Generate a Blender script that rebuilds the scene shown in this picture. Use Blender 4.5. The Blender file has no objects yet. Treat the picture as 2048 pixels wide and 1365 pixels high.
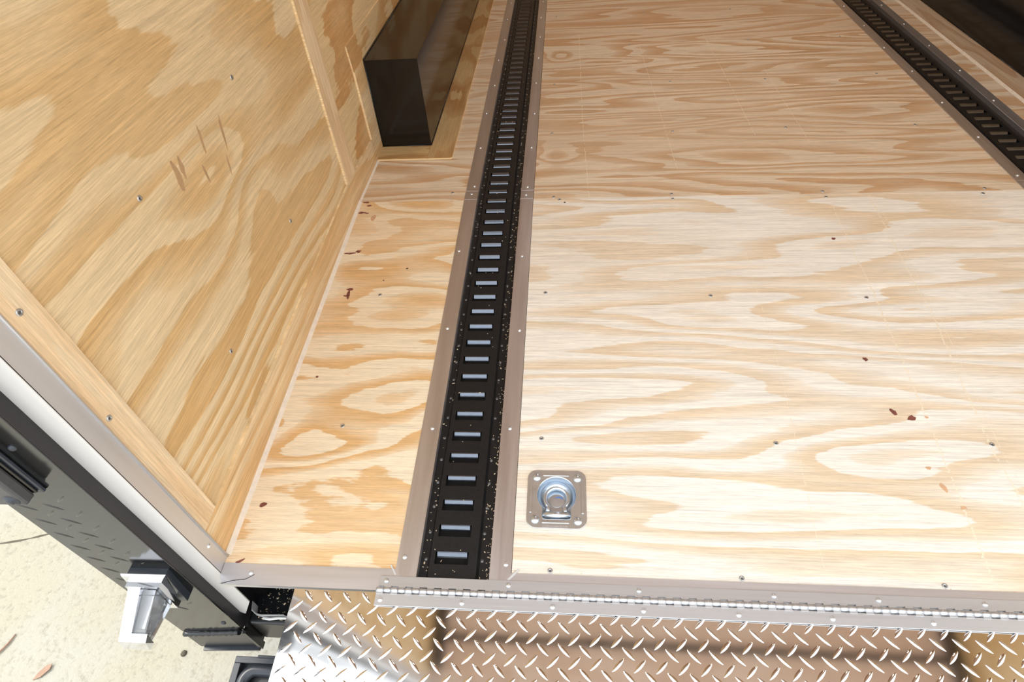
import bpy, bmesh, math, random
from mathutils import Vector, Matrix
random.seed(7)
scene = bpy.context.scene
COL = scene.collection
AL = 0.0611          # slope of the dovetail (rear) floor, radians
CA, SA = math.cos(AL), math.sin(AL)
WID = 2.412          # inside width
ZG = -0.58           # ground level

# ---------------------------------------------------------------- camera, sky, light, exposure
cam_d = bpy.data.cameras.new('camera')
cam = bpy.data.objects.new('camera', cam_d); COL.objects.link(cam)
cam.location = (0.6160, -1.5027, 0.9476)
cam.rotation_euler = (0.770686, 0.060407, 0.062781)
cam_d.sensor_fit = 'HORIZONTAL'; cam_d.sensor_width = 36.0; cam_d.lens = 20.508
cam_d.clip_start = 0.01; cam_d.clip_end = 200
scene.camera = cam

world = bpy.data.worlds.new('sky'); scene.world = world; world.use_nodes = True
bg = world.node_tree.nodes['Background']
bg.inputs['Color'].default_value = (0.90, 0.95, 1.0, 1)
bg.inputs['Strength'].default_value = 1.0

sun_d = bpy.data.lights.new('sun', 'SUN'); sun = bpy.data.objects.new('sun', sun_d); COL.objects.link(sun)
sun_d.energy = 1.1; sun_d.angle = math.radians(12); sun_d.color = (1.0, 0.95, 0.86)
sun.rotation_euler = Vector((0.62, -0.12, -0.78)).to_track_quat('-Z', 'Y').to_euler()

scene.view_settings.view_transform = 'Standard'
scene.view_settings.look = 'None'
scene.view_settings.gamma = 1.0
scene.view_settings.use_curve_mapping = False
scene.view_settings.exposure = 1.3

# ---------------------------------------------------------------- helpers
class Frame:
    """children go to `parent`, placed through an extra matrix (for pieces lying on the sloping floor)"""
    def __init__(self, parent, mat): self.parent = parent; self.mat = mat

def link(o, parent=None):
    COL.objects.link(o)
    if isinstance(parent, Frame):
        o.parent = parent.parent
        R = o.rotation_euler.to_matrix().to_4x4(); sc = o.scale.copy()
        T = parent.mat @ Matrix.Translation(o.location) @ R
        o.location = T.to_translation(); o.rotation_euler = T.to_euler(); o.scale = sc
    elif parent is not None: o.parent = parent
    return o

def tag(o, label=None, cat=None, group=None, kind=None):
    if label: o['label'] = label
    if cat: o['category'] = cat
    if group: o['group'] = group
    if kind: o['kind'] = kind
    return o

def empty(name, loc=(0, 0, 0), rot=(0, 0, 0)):
    o = bpy.data.objects.new(name, None); o.location = loc; o.rotation_euler = rot
    o.empty_display_size = 0.05
    return link(o)

class MB:
    """collects geometry for one mesh object"""
    def __init__(self): self.bm = bmesh.new()
    def box(self, x0, x1, y0, y1, z0, z1, bevel=0.0, seg=1, mi=0):
        b = bmesh.new()
        bmesh.ops.create_cube(b, size=1.0)
        for v in b.verts:
            v.co = Vector((x0 + (v.co.x + .5) * (x1 - x0), y0 + (v.co.y + .5) * (y1 - y0), z0 + (v.co.z + .5) * (z1 - z0)))
        if bevel > 0:
            bmesh.ops.bevel(b, geom=b.edges[:], offset=bevel, segments=seg, affect='EDGES', profile=0.5)
        self.merge(b, mi); return self
    def merge(self, b, mi=0, mat=None):
        if mat is not None: bmesh.ops.transform(b, matrix=mat, verts=b.verts)
        m = {}
        for v in b.verts: m[v] = self.bm.verts.new(v.co)
        for f in b.faces:
            try:
                g = self.bm.faces.new([m[v] for v in f.verts]); g.material_index = mi; g.smooth = f.smooth
            except ValueError: pass
        b.free(); return self
    def prism(self, pts, fn, t0, t1, mi=0, side_mi=None):
        """pts: 2D polygon; fn(u, v, t) -> 3D; extruded from t0 to t1"""
        a = [self.bm.verts.new(fn(u, v, t0)) for u, v in pts]
        c = [self.bm.verts.new(fn(u, v, t1)) for u, v in pts]
        n = len(pts)
        for f in (a[::-1], c):
            g = self.bm.faces.new(f); g.material_index = mi
        for i in range(n):
            g = self.bm.faces.new([a[i], a[(i + 1) % n], c[(i + 1) % n], c[i]])
            g.material_index = mi if side_mi is None else side_mi
        return self
    def poly(self, pts, mi=0):
        g = self.bm.faces.new([self.bm.verts.new(p) for p in pts]); g.material_index = mi; return self
    def tube(self, path, r, seg=10, cap=True, mi=0):
        rings = []
        n = len(path); path = [Vector(p) for p in path]
        up = Vector((0, 0, 1))
        for i, p in enumerate(path):
            t = (path[min(i + 1, n - 1)] - path[max(i - 1, 0)]).normalized()
            a = t.cross(up)
            if a.length < 1e-3: a = t.cross(Vector((0, 1, 0)))
            a.normalize(); b = a.cross(t).normalized()
            rr = r[i] if isinstance(r, (list, tuple)) else r
            rings.append([self.bm.verts.new(p + a * rr * math.cos(2 * math.pi * k / seg) + b * rr * math.sin(2 * math.pi * k / seg)) for k in range(seg)])
        for i in range(n - 1):
            for k in range(seg):
                g = self.bm.faces.new([rings[i][k], rings[i][(k + 1) % seg], rings[i + 1][(k + 1) % seg], rings[i + 1][k]])
                g.smooth = True; g.material_index = mi
        if cap:
            self.bm.faces.new(rings[0]).material_index = mi; self.bm.faces.new(rings[-1][::-1]).material_index = mi
        return self
    def lathe(self, prof, c=(0, 0, 0), seg=16, mi=0, mat=None):
        """prof: (radius, height) pairs around local z"""
        b = bmesh.new(); rings = []
        for r, h in prof:
            if r < 1e-6: rings.append([b.verts.new((0, 0, h))])
            else: rings.append([b.verts.new((r * math.cos(2 * math.pi * k / seg), r * math.sin(2 * math.pi * k / seg), h)) for k in range(seg)])
        for i in range(len(rings) - 1):
            A, B = rings[i], rings[i + 1]
            for k in range(seg):
                q = [A[k % len(A)], A[(k + 1) % len(A)], B[(k + 1) % len(B)], B[k % len(B)]]
                u = []
                for v in q:
                    if v not in u: u.append(v)
                if len(u) >= 3:
                    f = b.faces.new(u); f.smooth = True
        M = Matrix.Translation(Vector(c)) @ (mat if mat is not None else Matrix())
        return self.merge(b, mi, M)
    def mesh(self, name, mats):
        bmesh.ops.recalc_face_normals(self.bm, faces=self.bm.faces[:])
        me = bpy.data.meshes.new(name); self.bm.to_mesh(me); self.bm.free()
        for m in (mats if isinstance(mats, (list, tuple)) else [mats]): me.materials.append(m)
        return me
    def build(self, name, mats, parent=None, loc=None, rot=None):
        o = bpy.data.objects.new(name, self.mesh(name, mats))
        if loc is not None: o.location = loc
        if rot is not None: o.rotation_euler = rot
        return link(o, parent)

def inst(name, me, parent=None, loc=(0, 0, 0), rot=(0, 0, 0), scale=None):
    o = bpy.data.objects.new(name, me); o.location = loc; o.rotation_euler = rot
    if scale is not None: o.scale = scale
    return link(o, parent)

YZ = lambda u, v, t: (t, u, v)
XY = lambda u, v, t: (u, v, t)
XZ = lambda u, v, t: (u, t, v)
NEAR = (AL, 0, 0)            # rotation of everything that lies on the sloping rear floor
def S(y): return y / CA      # world y on the slope -> distance along the slope

# ---------------------------------------------------------------- materials
def lin(c):
    return tuple(((v / 255 / 12.92) if v / 255 <= .04045 else ((v / 255 + .055) / 1.055) ** 2.4) for v in c) + (1,)

class NT:
    def __init__(self, name):
        self.m = bpy.data.materials.new(name); self.m.use_nodes = True
        self.t = self.m.node_tree; self.b = self.t.nodes['Principled BSDF']
    def n(self, typ, **kw):
        x = self.t.nodes.new(typ)
        for k, v in kw.items(): setattr(x, k, v)
        return x
    def l(self, a, b): self.t.links.new(a, b)
    def math(self, op, a, b=None, c=None):
        x = self.n('ShaderNodeMath', operation=op)
        for i, v in enumerate((a, b, c)):
            if v is None: continue
            if isinstance(v, (int, float)): x.inputs[i].default_value = v
            else: self.l(v, x.inputs[i])
        return x.outputs[0]
    def mix(self, fac, a, b, blend='MIX'):
        x = self.n('ShaderNodeMix', data_type='RGBA', blend_type=blend)
        for s, v in ((x.inputs[0], fac), (x.inputs[6], a), (x.inputs[7], b)):
            if isinstance(v, (int, float)): s.default_value = v
            elif isinstance(v, tuple): s.default_value = v
            else: self.l(v, s)
        return x.outputs[2]
    def noise(self, vec, scale, detail=2, rough=.5, dist=0):
        x = self.n('ShaderNodeTexNoise'); x.inputs['Scale'].default_value = scale
        x.inputs['Detail'].default_value = detail; x.inputs['Roughness'].default_value = rough
        x.inputs['Distortion'].default_value = dist
        if vec is not None: self.l(vec, x.inputs['Vector'])
        return x.outputs['Fac']
    def ramp(self, fac, stops, interp='LINEAR'):
        x = self.n('ShaderNodeValToRGB'); x.color_ramp.interpolation = interp
        e = x.color_ramp.elements
        while len(e) < len(stops): e.new(.5)
        for i, (p, c) in enumerate(stops): e[i].position = p; e[i].color = c if len(c) == 4 else tuple(c) + (1,)
        self.l(fac, x.inputs[0]); return x.outputs[0]
    def coords(self, scale=(1, 1, 1), loc=(0, 0, 0)):
        tc = self.n('ShaderNodeTexCoord'); mp = self.n('ShaderNodeMapping')
        self.l(tc.outputs['Object'], mp.inputs['Vector'])
        mp.inputs['Scale'].default_value = scale; mp.inputs['Location'].default_value = loc
        return mp.outputs[0]

def wood(name, axes, seed, pale, tan, rings=9.0, wl=1.0, ww=7.0, contrast=1.0, fine=1.35, rough=.55, knots=()):
    """softwood plywood veneer; axes = (grain axis, cross axis)"""
    k = NT(name); ga, ca = axes
    def sc(g, c):
        v = [0.0, 0.0, 0.0]; v[ga] = g; v[ca] = c; return tuple(v)
    off = (seed * 1.73 % 11, seed * 2.31 % 13, seed * .77 % 7)
    base = k.noise(k.coords(sc(wl, ww), off), 1.0, 1.6, .40, .15)
    warp = k.noise(k.coords(sc(wl * 5, ww * 4), (off[1], off[0], 3)), 1.0, 3, .6)
    wisp = k.noise(k.coords(sc(3.0, 95), (off[2], off[1], 1)), 1.0, 3, .6)
    h = k.math('ADD', k.math('MULTIPLY', base, rings), k.math('MULTIPLY', warp, .45))
    h = k.math('ADD', h, k.math('MULTIPLY', wisp, .24))
    for (g0, c0, rg, rc, amp) in knots:        # swirls around knots
        v = k.coords(sc(1 / rg, 1 / rc), tuple(-a / b if b else 0 for a, b in zip(sc(g0, c0), sc(rg, rc))))
        ln = k.n('ShaderNodeVectorMath', operation='LENGTH'); k.l(v, ln.inputs[0])
        e = k.math('EXPONENT', k.math('MULTIPLY', k.math('POWER', ln.outputs['Value'], 2.0), -1.0))
        h = k.math('ADD', h, k.math('MULTIPLY', e, amp))
    f = k.math('FRACT', h)
    mid = tuple((a * .55 + b * .45) for a, b in zip(lin(pale), lin(tan)))
    band = k.ramp(f, [(0.0, lin(pale)), (.40, lin(pale)), (.47, mid), (.80, lin(tan)), (.96, lin(tan)), (1.0, lin(pale))])
    # the contrast of the figure comes and goes over the sheet
    fade = k.noise(k.coords(sc(1.1, 2.6), (off[1], off[2], 2)), 1.0, 2)
    avg = tuple((a * .6 + b * .4) for a, b in zip(lin(pale), lin(tan)))
    col = k.mix(k.math('MULTIPLY', k.ramp(fade, [(.32, (.5, .5, .5)), (.58, (1, 1, 1))]), contrast), avg, band)
    blot = k.noise(k.coords(sc(.9, 2.2), (off[2], off[1], 5)), 1.0, 2)
    col = k.mix(k.ramp(blot, [(.4, (0, 0, 0)), (.7, (.5, .5, .5))]), col, k.mix(.4, col, lin(tan)))
    ws = k.math('ADD', k.math('MULTIPLY', k.math('SUBTRACT', wisp, .5), .30 * fine), 1.0)
    wm = k.n('ShaderNodeCombineColor')
    for i in range(3): k.l(ws, wm.inputs[i])
    col = k.mix(1.0, col, wm.outputs[0], 'MULTIPLY')
    fn = k.noise(k.coords(sc(9, 420), off), 1.0, 3, .6)
    fn2 = k.noise(k.coords(sc(40, 900), off), 1.0, 2, .6)
    g = k.math('ADD', k.math('MULTIPLY', k.math('SUBTRACT', fn, .5), .55 * fine), k.math('MULTIPLY', k.math('SUBTRACT', fn2, .5), .35 * fine))
    g = k.math('ADD', g, 1.0)
    gm = k.n('ShaderNodeCombineColor')
    for i in range(3): k.l(g, gm.inputs[i])
    col = k.mix(1.0, col, gm.outputs[0], 'MULTIPLY')
    # short dark pores and checks
    pore = k.noise(k.coords(sc(22, 260), (off[2], off[0], 9)), 1.0, 2, .6)
    pm = k.ramp(pore, [(.70, (0, 0, 0)), (.78, (.5, .5, .5))])
    col = k.mix(pm, col, tuple(v * .55 for v in lin(tan)[:3]) + (1,))
    k.l(col, k.b.inputs['Base Color'])
    k.b.inputs['Roughness'].default_value = rough
    k.b.inputs['Specular IOR Level'].default_value = .3
    bp = k.n('ShaderNodeBump'); bp.inputs['Strength'].default_value = .12; bp.inputs['Distance'].default_value = .002
    k.l(fn, bp.inputs['Height']); k.l(bp.outputs[0], k.b.inputs['Normal'])
    return k.m

def metal(name, col, rough, brush=None, var=.15, bump=0.0, metallic=1.0):
    k = NT(name)
    k.b.inputs['Metallic'].default_value = metallic
    n = k.noise(k.coords(brush or (6, 6, 6)), 1.0, 4, .6)
    c = lin(col)
    k.l(k.mix(n, tuple(v * (1 - var) for v in c[:3]) + (1,), tuple(min(1, v * (1 + var)) for v in c[:3]) + (1,)), k.b.inputs['Base Color'])
    r = k.math('ADD', k.math('MULTIPLY', n, rough * .5), rough * .75)
    k.l(r, k.b.inputs['Roughness'])
    if bump:
        bp = k.n('ShaderNodeBump'); bp.inputs['Strength'].default_value = bump; bp.inputs['Distance'].default_value = .001
        k.l(n, bp.inputs['Height']); k.l(bp.outputs[0], k.b.inputs['Normal'])
    return k.m

def paint(name, col, rough, spec=.5, nscale=60, var=.2, bump=0.0, coat=0):
    k = NT(name); c = lin(col)
    n = k.noise(k.coords(), nscale, 4, .6)
    k.l(k.mix(n, tuple(v * (1 - var) for v in c[:3]) + (1,), tuple(min(1, v * (1 + var)) for v in c[:3]) + (1,)), k.b.inputs['Base Color'])
    k.b.inputs['Roughness'].default_value = rough; k.b.inputs['Specular IOR Level'].default_value = spec
    k.b.inputs['Coat Weight'].default_value = coat
    if bump:
        bp = k.n('ShaderNodeBump'); bp.inputs['Strength'].default_value = bump; bp.inputs['Distance'].default_value = .002
        k.l(n, bp.inputs['Height']); k.l(bp.outputs[0], k.b.inputs['Normal'])
    return k.m

FP, FT = (232, 214, 190), (214, 172, 122)
M = {}
M['floor_a'] = wood('plywood_rear_middle', (0, 1), 3.1, (236, 229, 217), (223, 200, 169), rings=9, wl=1.0, ww=6.5, contrast=1)
M['floor_b'] = wood('plywood_middle', (0, 1), 8.4, (224, 206, 180), (202, 165, 126), rings=11, wl=1.0, ww=6.0, contrast=1, knots=[(.60, 1.11, .06, .06, 1.6), (.59, .255, .06, .06, 1.5)])
M['floor_c'] = wood('plywood_rear_side', (0, 1), 5.2, (238, 221, 192), (220, 178, 124), rings=6.5, wl=2.2, ww=6.5, knots=[(.07, -.83, .08, .05, .9)])
M['floor_d'] = wood('plywood_front', (0, 1), 12.9, (220, 199, 172), (200, 160, 120), rings=11, wl=.7, ww=5.0, contrast=1)
M['wall_a'] = wood('plywood_wall', (1, 2), 2.6, (220, 197, 158), (201, 163, 110), rings=11, wl=.9, ww=4.0, contrast=1, knots=[(-.60, .43, .16, .08, 1.6), (-.50, .33, .10, .06, -1.0)])
M['wall_b'] = wood('plywood_wall_patch', (1, 2), 6.9, (220, 194, 150), (192, 144, 88), rings=4, wl=2.0, ww=4.0)
M['rail'] = wood('board_along', (1, 2), 4.4, (222, 196, 156), (208, 170, 120), rings=4, wl=1.2, ww=10)
M['stile'] = wood('board_upright', (2, 1), 9.1, (226, 202, 166), (214, 180, 138), rings=4, wl=1.4, ww=10)
M['strip'] = wood('skirt_strip', (1, 0), 7.7, (196, 164, 116), (172, 126, 76), rings=4, wl=2.5, ww=9)
M['strip_x'] = wood('skirt_strip_cross', (0, 1), 1.7, (206, 176, 126), (182, 138, 84), rings=4, wl=2.5, ww=9)
M['strip_r'] = wood('skirt_strip_right', (1, 0), 10.7, (206, 182, 152), (186, 150, 116), rings=4, wl=1.5, ww=9)
M['edge'] = wood('plywood_edge', (1, 2), 3.3, (236, 212, 170), (222, 188, 138), rings=3, wl=2, ww=160)
M['ceil'] = wood('plywood_ceiling', (0, 1), 14.2, (234, 216, 208), (218, 192, 180), rings=6, wl=1, ww=4)
M['caulk'] = paint('caulk', (226, 212, 194), .6, .3)
M['alu'] = metal('mill_aluminium', (214, 212, 214), .36, brush=(60, 3, 60), var=.2, metallic=.92)
M['alu_x'] = metal('mill_aluminium_cross', (214, 212, 214), .36, brush=(3, 90, 90), var=.12, metallic=.8)
M['alu_rear'] = metal('satin_aluminium', (214, 211, 208), .5, brush=(60, 60, 2), var=.06, metallic=.35)
M['scrap'] = metal('scrap_aluminium', (214, 214, 212), .45, var=.1, metallic=.4)
M['alu_z'] = metal('mill_aluminium_upright', (206, 206, 208), .38, brush=(60, 60, 2), var=.08, metallic=.7)
M['plate'] = metal('bright_aluminium', (232, 230, 228), .07, brush=(14, 14, 14), var=.05)
M['hinge'] = metal('hinge_aluminium', (204, 205, 207), .34, brush=(3, 200, 200), var=.06, metallic=.72)
M['zinc'] = metal('zinc_screw', (222, 226, 230), .22, brush=(200, 200, 200), var=.1, metallic=.75)
M['pan'] = metal('zinc_plated_steel', (208, 218, 228), .20, brush=(40, 40, 40), var=.06, metallic=.85)
M['pan_flat'] = metal('zinc_plate_flange', (196, 194, 190), .30, brush=(60, 60, 60), var=.12, metallic=.75)
M['dark_screw'] = metal('grey_screw', (196, 198, 198), .45, brush=(200, 200, 200), var=.3)
M['chrome'] = metal('chrome', (240, 240, 242), .05, brush=(5, 5, 5), var=.02)
M['black_steel'] = paint('black_track', (24, 24, 25), .42, .35, 140, .5, .25)
M['lip'] = metal('worn_track_lip', (112, 118, 128), .25, brush=(60, 60, 60), var=.2)
M['grit'] = paint('dusty_black_bed', (24, 23, 22), .8, .2, 500, .8, .4)
M['rivet'] = metal('worn_rivet', (120, 120, 120), .4, var=.3, metallic=.7)
M['black_gloss'] = paint('black_gloss_paint', (16, 16, 15), .12, .9, 20, .2)
M['black_jamb'] = paint('black_jamb_paint', (34, 31, 32), .35, .4, 200, .25, .05)
M['black_box'] = paint('black_laminate', (20, 18, 17), .12, .38, 8, .25)
M['black_bead'] = paint('black_sealant', (14, 14, 14), .25, .5)
M['black_sat'] = paint('black_satin_paint', (30, 31, 33), .28, .5, 40, .3, .08)
M['rubber'] = paint('black_rubber', (46, 50, 57), .34, .5, 60, .25)
M['grey_block'] = paint('grey_block_paint', (74, 73, 72), .4, .4)
M['dark'] = paint('black_gap', (10, 10, 10), .7, .2)
M['stain'] = paint('red_brown_stain', (128, 78, 66), .6, .2, 90, .5)
M['stain2'] = paint('tan_stain', (208, 166, 130), .6, .2, 90, .3)
M['smear'] = paint('grey_brown_streak', (180, 146, 108), .6, .2, 60, .25)
M['saw'] = paint('sawdust', (226, 206, 176), .8, .1, 300, .2)
M['wire'] = paint('white_wire', (225, 224, 220), .4, .4)
M['crack'] = paint('concrete_crack', (96, 90, 78), .9, .1, 80, .4)
M['leaf'] = paint('dry_leaf', (158, 128, 108), .7, .2, 80, .3)
M['glass'] = NT('clear_lens').m
_g = M['glass'].node_tree.nodes['Principled BSDF']
_g.inputs['Transmission Weight'].default_value = .85; _g.inputs['Roughness'].default_value = .05
_g.inputs['Base Color'].default_value = (.8, .84, .88, 1); _g.inputs['IOR'].default_value = 1.45

def concrete():
    k = NT('concrete')
    a = k.noise(k.coords(), 1.6, 4, .6)
    b = k.noise(k.coords(loc=(3, 1, 0)), 70, 4, .65)
    c = k.noise(k.coords(loc=(7, 2, 0)), 260, 2, .5)
    col = k.mix(k.ramp(a, [(.38, (0, 0, 0)), (.62, (1, 1, 1))]), lin((166, 159, 140)), lin((168, 166, 157)))
    col = k.mix(k.ramp(b, [(.30, (.7, .7, .7)), (.48, (0, 0, 0))]), col, lin((140, 132, 114)))
    col = k.mix(k.ramp(c, [(.62, (0, 0, 0)), (.75, (.5, .5, .5))]), col, lin((200, 196, 182)))
    k.l(col, k.b.inputs['Base Color']); k.b.inputs['Roughness'].default_value = .85
    bp = k.n('ShaderNodeBump'); bp.inputs['Strength'].default_value = .5; bp.inputs['Distance'].default_value = .004
    k.l(b, bp.inputs['Height']); k.l(bp.outputs[0], k.b.inputs['Normal'])
    return k.m
M['concrete'] = concrete()

M['scuff'] = paint('pale_scuff', (236, 221, 196), .6, .2, 90, .08)


# ---------------------------------------------------------------- shared small meshes
def dome_screw(r=.0045, h=.003, name='pan_screw', mat='zinc'):
    m = MB(); m.lathe([(0, h), (r * .35, h * .97), (r * .7, h * .75), (r * .95, h * .3), (r, 0), (r, -.001)], seg=12)
    return m.mesh(name, M[mat])
ME_SCREW = dome_screw()
ME_RIVET = dome_screw(.0085, .0052, 'rivet_head', 'pan')
def flat_screw():
    m = MB(); m.lathe([(0, -.0006), (.0016, -.0006), (.0022, .0008), (.0042, .0010), (.0048, .0002), (.005, -.001)], seg=12)
    for a in (0, math.pi / 2):
        b = bmesh.new(); bmesh.ops.create_cube(b, size=1)
        m.merge(b, 1, Matrix.Rotation(a + .5, 4, 'Z') @ Matrix.Diagonal((.0042, .0009, .0022, 1)))
    return m.mesh('flat_screw', [M['dark_screw'], M['rivet']])
ME_FLAT = flat_screw()

def blob(name, x, y, rx, ry, mat, parent, rot=0, plane='floor', n=11, near=True, h=.0005, seed=0):
    """irregular thin stain on a surface"""
    rnd = random.Random(seed + int(x * 1000) + int(y * 777)); m = MB()
    pts = []
    for i in range(n):
        a = 2 * math.pi * i / n; q = .65 + .5 * rnd.random()
        u, v = rx * q * math.cos(a), ry * q * math.sin(a)
        pts.append((x + u * math.cos(rot) - v * math.sin(rot), y + u * math.sin(rot) + v * math.cos(rot)))
    if plane == 'floor': m.prism(pts, XY, -.0004, h)
    else: m.prism(pts, YZ, -.0064, -.006 + h)
    return m.build(name, mat, parent)

# ================================================================ SETTING
# ---- ground
ground = MB()
ground.box(-14, 14, -14, 14, ZG - .2, ZG)
ground = tag(ground.build('ground', M['concrete']), 'pale rough concrete slab outside the trailer', 'concrete', kind='structure')
mk = MB(); pts = []
x0, y0, x1, y1 = -1.35, -.93, -.60, -.745
for i in range(31):
    t = i / 30; w = .0012 + .0035 * random.random()
    pts.append((x0 + (x1 - x0) * t, y0 + (y1 - y0) * t + .006 * math.sin(9 * t) + .003 * random.random(), w))
mk.prism([(a, b + w) for a, b, w in pts] + [(a, b - w) for a, b, w in pts[::-1]], XY, ZG - .001, ZG + .0006)
mk.build('crack', M['crack'], ground)

# ---- floor
floor = tag(empty('floor'), 'plywood trailer floor with a sloping rear section', 'floor', kind='structure')
nearf = Frame(floor, Matrix.Rotation(AL, 4, 'X'))
XB = [(0.0, .3207), (.5271, 1.8831), (2.0871, WID)]
TH = .018
SB = S(-1.0887) - .012
for i, (a, b) in enumerate(XB):
    m = MB(); xa_, xb_ = a + .0008, b + .01 * (i < 2) - .0008
    if i == 1:      # cut-out for the recessed ring
        hx0, hx1, hy0, hy1 = .605 - .043, .605 + .043, S(-.947) - .047, S(-.947) + .050
        m.box(xa_, hx0, SB, -.0009, -TH, 0); m.box(hx1, xb_, SB, -.0009, -TH, 0)
        m.box(hx0, hx1, SB, hy0, -TH, 0); m.box(hx0, hx1, hy1, -.0009, -TH, 0)
    else: m.box(xa_, xb_, SB, -.0009, -TH, 0, .0008)
    m.build('plywood_sheet', M['floor_c' if i != 1 else 'floor_a'], nearf)
rows = [(.0009, 1.2191, 'floor_b'), (1.2209, 2.439, 'floor_d'), (2.441, 4.2, 'floor_b')]
for r, (ya, yb, mt) in enumerate(rows):
    for i, (a, b) in enumerate(XB):
        MB().box(a + .0008, b + .01 * (i < 2) - .0008, ya, yb, -TH, 0, .0008).build('plywood_sheet', M[mt], floor)
# substructure under the sheets
MB().box(-.02, WID + .02, -.02, 4.2, -.10, -.030).build('subfloor', M['dark'], floor)
MB().box(-.02, WID + .02, S(-1.085), 0.0, -.06, -.030).build('subfloor', M['dark'], nearf)
# floor screws
for x, y in [(.573, -.816), (1.036, -.817), (1.438, -.812), (.148, -.793), (.572, -.394), (.975, -.4065), (1.335, -.415), (.147, -.399),
             (.605, -.007), (.930, -.012), (1.354, -.016), (1.770, -.0125), (1.74, -.4), (1.76, -.81), (.595, -1.0815), (.92, -1.0825), (1.245, -1.0825), (1.66, -1.082)]:
    inst('screw', ME_FLAT, nearf, (x, S(y), .0004), (0, 0, random.random()))
for x, y in [(.587, .0078), (.93, .012), (1.352, .012), (1.785, .012), (.5765, .4076), (.981, .398), (1.3495, .404), (1.753, .3965), (.58, .814), (1.0228, .8044), (1.374, .797),
             (1.78, .811), (.901, 1.205), (1.401, 1.205), (.58, 1.61), (1.0, 1.62), (1.4, 1.61), (1.77, 1.2), (.28, .04)]:
    inst('screw', ME_FLAT, floor, (x, y, .0004), (0, 0, random.random()))
# stains and scuffs
for i, (x, y, rx, ry, mt, rot) in enumerate([
    (.0207, -.004, .010, .004, 'stain', 0), (.034, -.0203, .007, .004, 'stain', 0), (.018, -.054, .013, .005, 'stain', .1), (.035, -.057, .006, .003, 'stain', 0),
    (.030, -.236, .022, .004, 'stain', .1), (.0495, -.229, .008, .006, 'stain', .3), (.062, -.378, .009, .005, 'stain', 0), (.0627, -.400, .005, .018, 'stain', .1), (.058, -.402, .009, .003, 'stain', 0),
    (.0355, -.9748, .007, .006, 'stain', .5), (.029, -1.0845, .010, .0025, 'stain', .5), (1.322, -.198, .006, .005, 'stain', .8), (1.273, -.6027, .006, .006, 'stain', 0),
    (1.283, -.74, .006, .009, 'stain', .5), (1.3128, -.7538, .010, .007, 'stain', .2), (1.313, -.9036, .005, .010, 'stain2', .3), (1.332, -.943, .006, .004, 'stain2', 0),
    (1.342, -.751, .004, .003, 'stain2', 0), (1.302, -.865, .005, .004, 'stain2', 0), (.0544, -.663, .004, .003, 'stain', 0), (.2, -.30, .004, .002, 'dark', .3),
    (.145, -.345, .002, .002, 'dark', 0), (.62, -.02, .003, .003, 'dark', 0), (.060, -.08, .008, .016, 'stain2', 0)]):
    blob('stain', x, S(y), rx, ry, M[mt], nearf, rot, seed=i)
def scuff(pts, w, parent):
    """a worn pale line: short opaque rubbed flecks along a path"""
    m = MB(); z = .00012
    for (xa, ya), (xb, yb) in zip(pts, pts[1:]):
        for j in range(3):
            if random.random() < .12: continue
            t0, t1 = (j + .1 * random.random()) / 3, (j + .75 + .25 * random.random()) / 3
            c = (random.random() - .5) * w * .8; hw_ = w * (.22 + .45 * random.random())
            p = [(xa + (xb - xa) * t + c, ya + (yb - ya) * t) for t in (t0, t1)]
            m.poly([(p[0][0] - hw_ * .4, p[0][1], z), (p[0][0] + hw_ * .4, p[0][1], z), (p[1][0] + hw_, p[1][1], z), (p[1][0] - hw_, p[1][1], z)])
    return m.build('scuff', M['scuff'], parent)
def line(pts, n=14):
    out = []
    for i in range(len(pts) - 1):
        for j in range(n): 
            t = j / n; out.append((pts[i][0] + (pts[i + 1][0] - pts[i][0]) * t, S(pts[i][1] + (pts[i + 1][1] - pts[i][1]) * t)))
    return out + [(pts[-1][0], S(pts[-1][1]))]
scuff(line([(1.096, -.01), (1.0865, -.315), (1.0895, -.5475), (1.079, -.75), (1.065, -.969), (1.06, -1.06)]), .0018, nearf)
scuff(line([(1.361, -.018), (1.356, -.223), (1.357, -.371), (1.349, -.59), (1.342, -.7685), (1.3356, -.8777), (1.325, -1.07)]), .0048, nearf)
scuff(line([(1.47, -.01), (1.4643, -.263), (1.4613, -.486), (1.4437, -.682), (1.4342, -.823), (1.437, -.91), (1.43, -1.05)]), .005, nearf)
scuff(line([(1.482, -.01), (1.479, -.263), (1.474, -.486), (1.459, -.682), (1.45, -.823), (1.45, -1.0)]), .0016, nearf)
scuff(line([(.6845, 1.348), (.6826, .5024), (.691, .0023)]), .0025, floor)
scuff(line([(1.226, 1.31), (1.2373, .754), (1.2414, .358)]), .0025, floor)
scuff(line([(1.3935, .9), (1.3935, .6535), (1.398, .298)]), .0018, floor)
scuff(line([(.94, 1.2), (.955, .6), (.965, .15)]), .002, floor)

# ---- left wall
wall = tag(empty('wall_left'), 'plywood-lined left wall of the trailer with recessed panels', 'wall', kind='structure')
H = 2.0
MB().box(-.06, -.012, -1.06, 4.2, -.30, H).build('wall_core', M['dark'], wall)
PM = [None, None]
def rail_top(y): return (.0885 + (y + .05) * math.tan(AL)) if y < -.05 else (.0885 - (y + .05) * .036)
fl = lambda y: y * math.tan(AL) if y < 0 else 0.0
MB().prism([(-1.0285, rail_top(-1.0285) - .002), (-.0515, rail_top(-.0515) - .002), (-.0515, H), (-1.0285, H)], YZ, -.012, -.006).build('wall_panel', M['wall_a'], wall)
MB().prism([(.0295, .07), (2.44, .07), (2.44, H), (.0295, H)], YZ, -.012, -.006).build('wall_panel', M['wall_b'], wall)
MB().prism([(2.4415, 0), (4.2, 0), (4.2, H), (2.4415, H)], YZ, -.012, -.006).build('wall_panel', M['wall_a'], wall)
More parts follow.
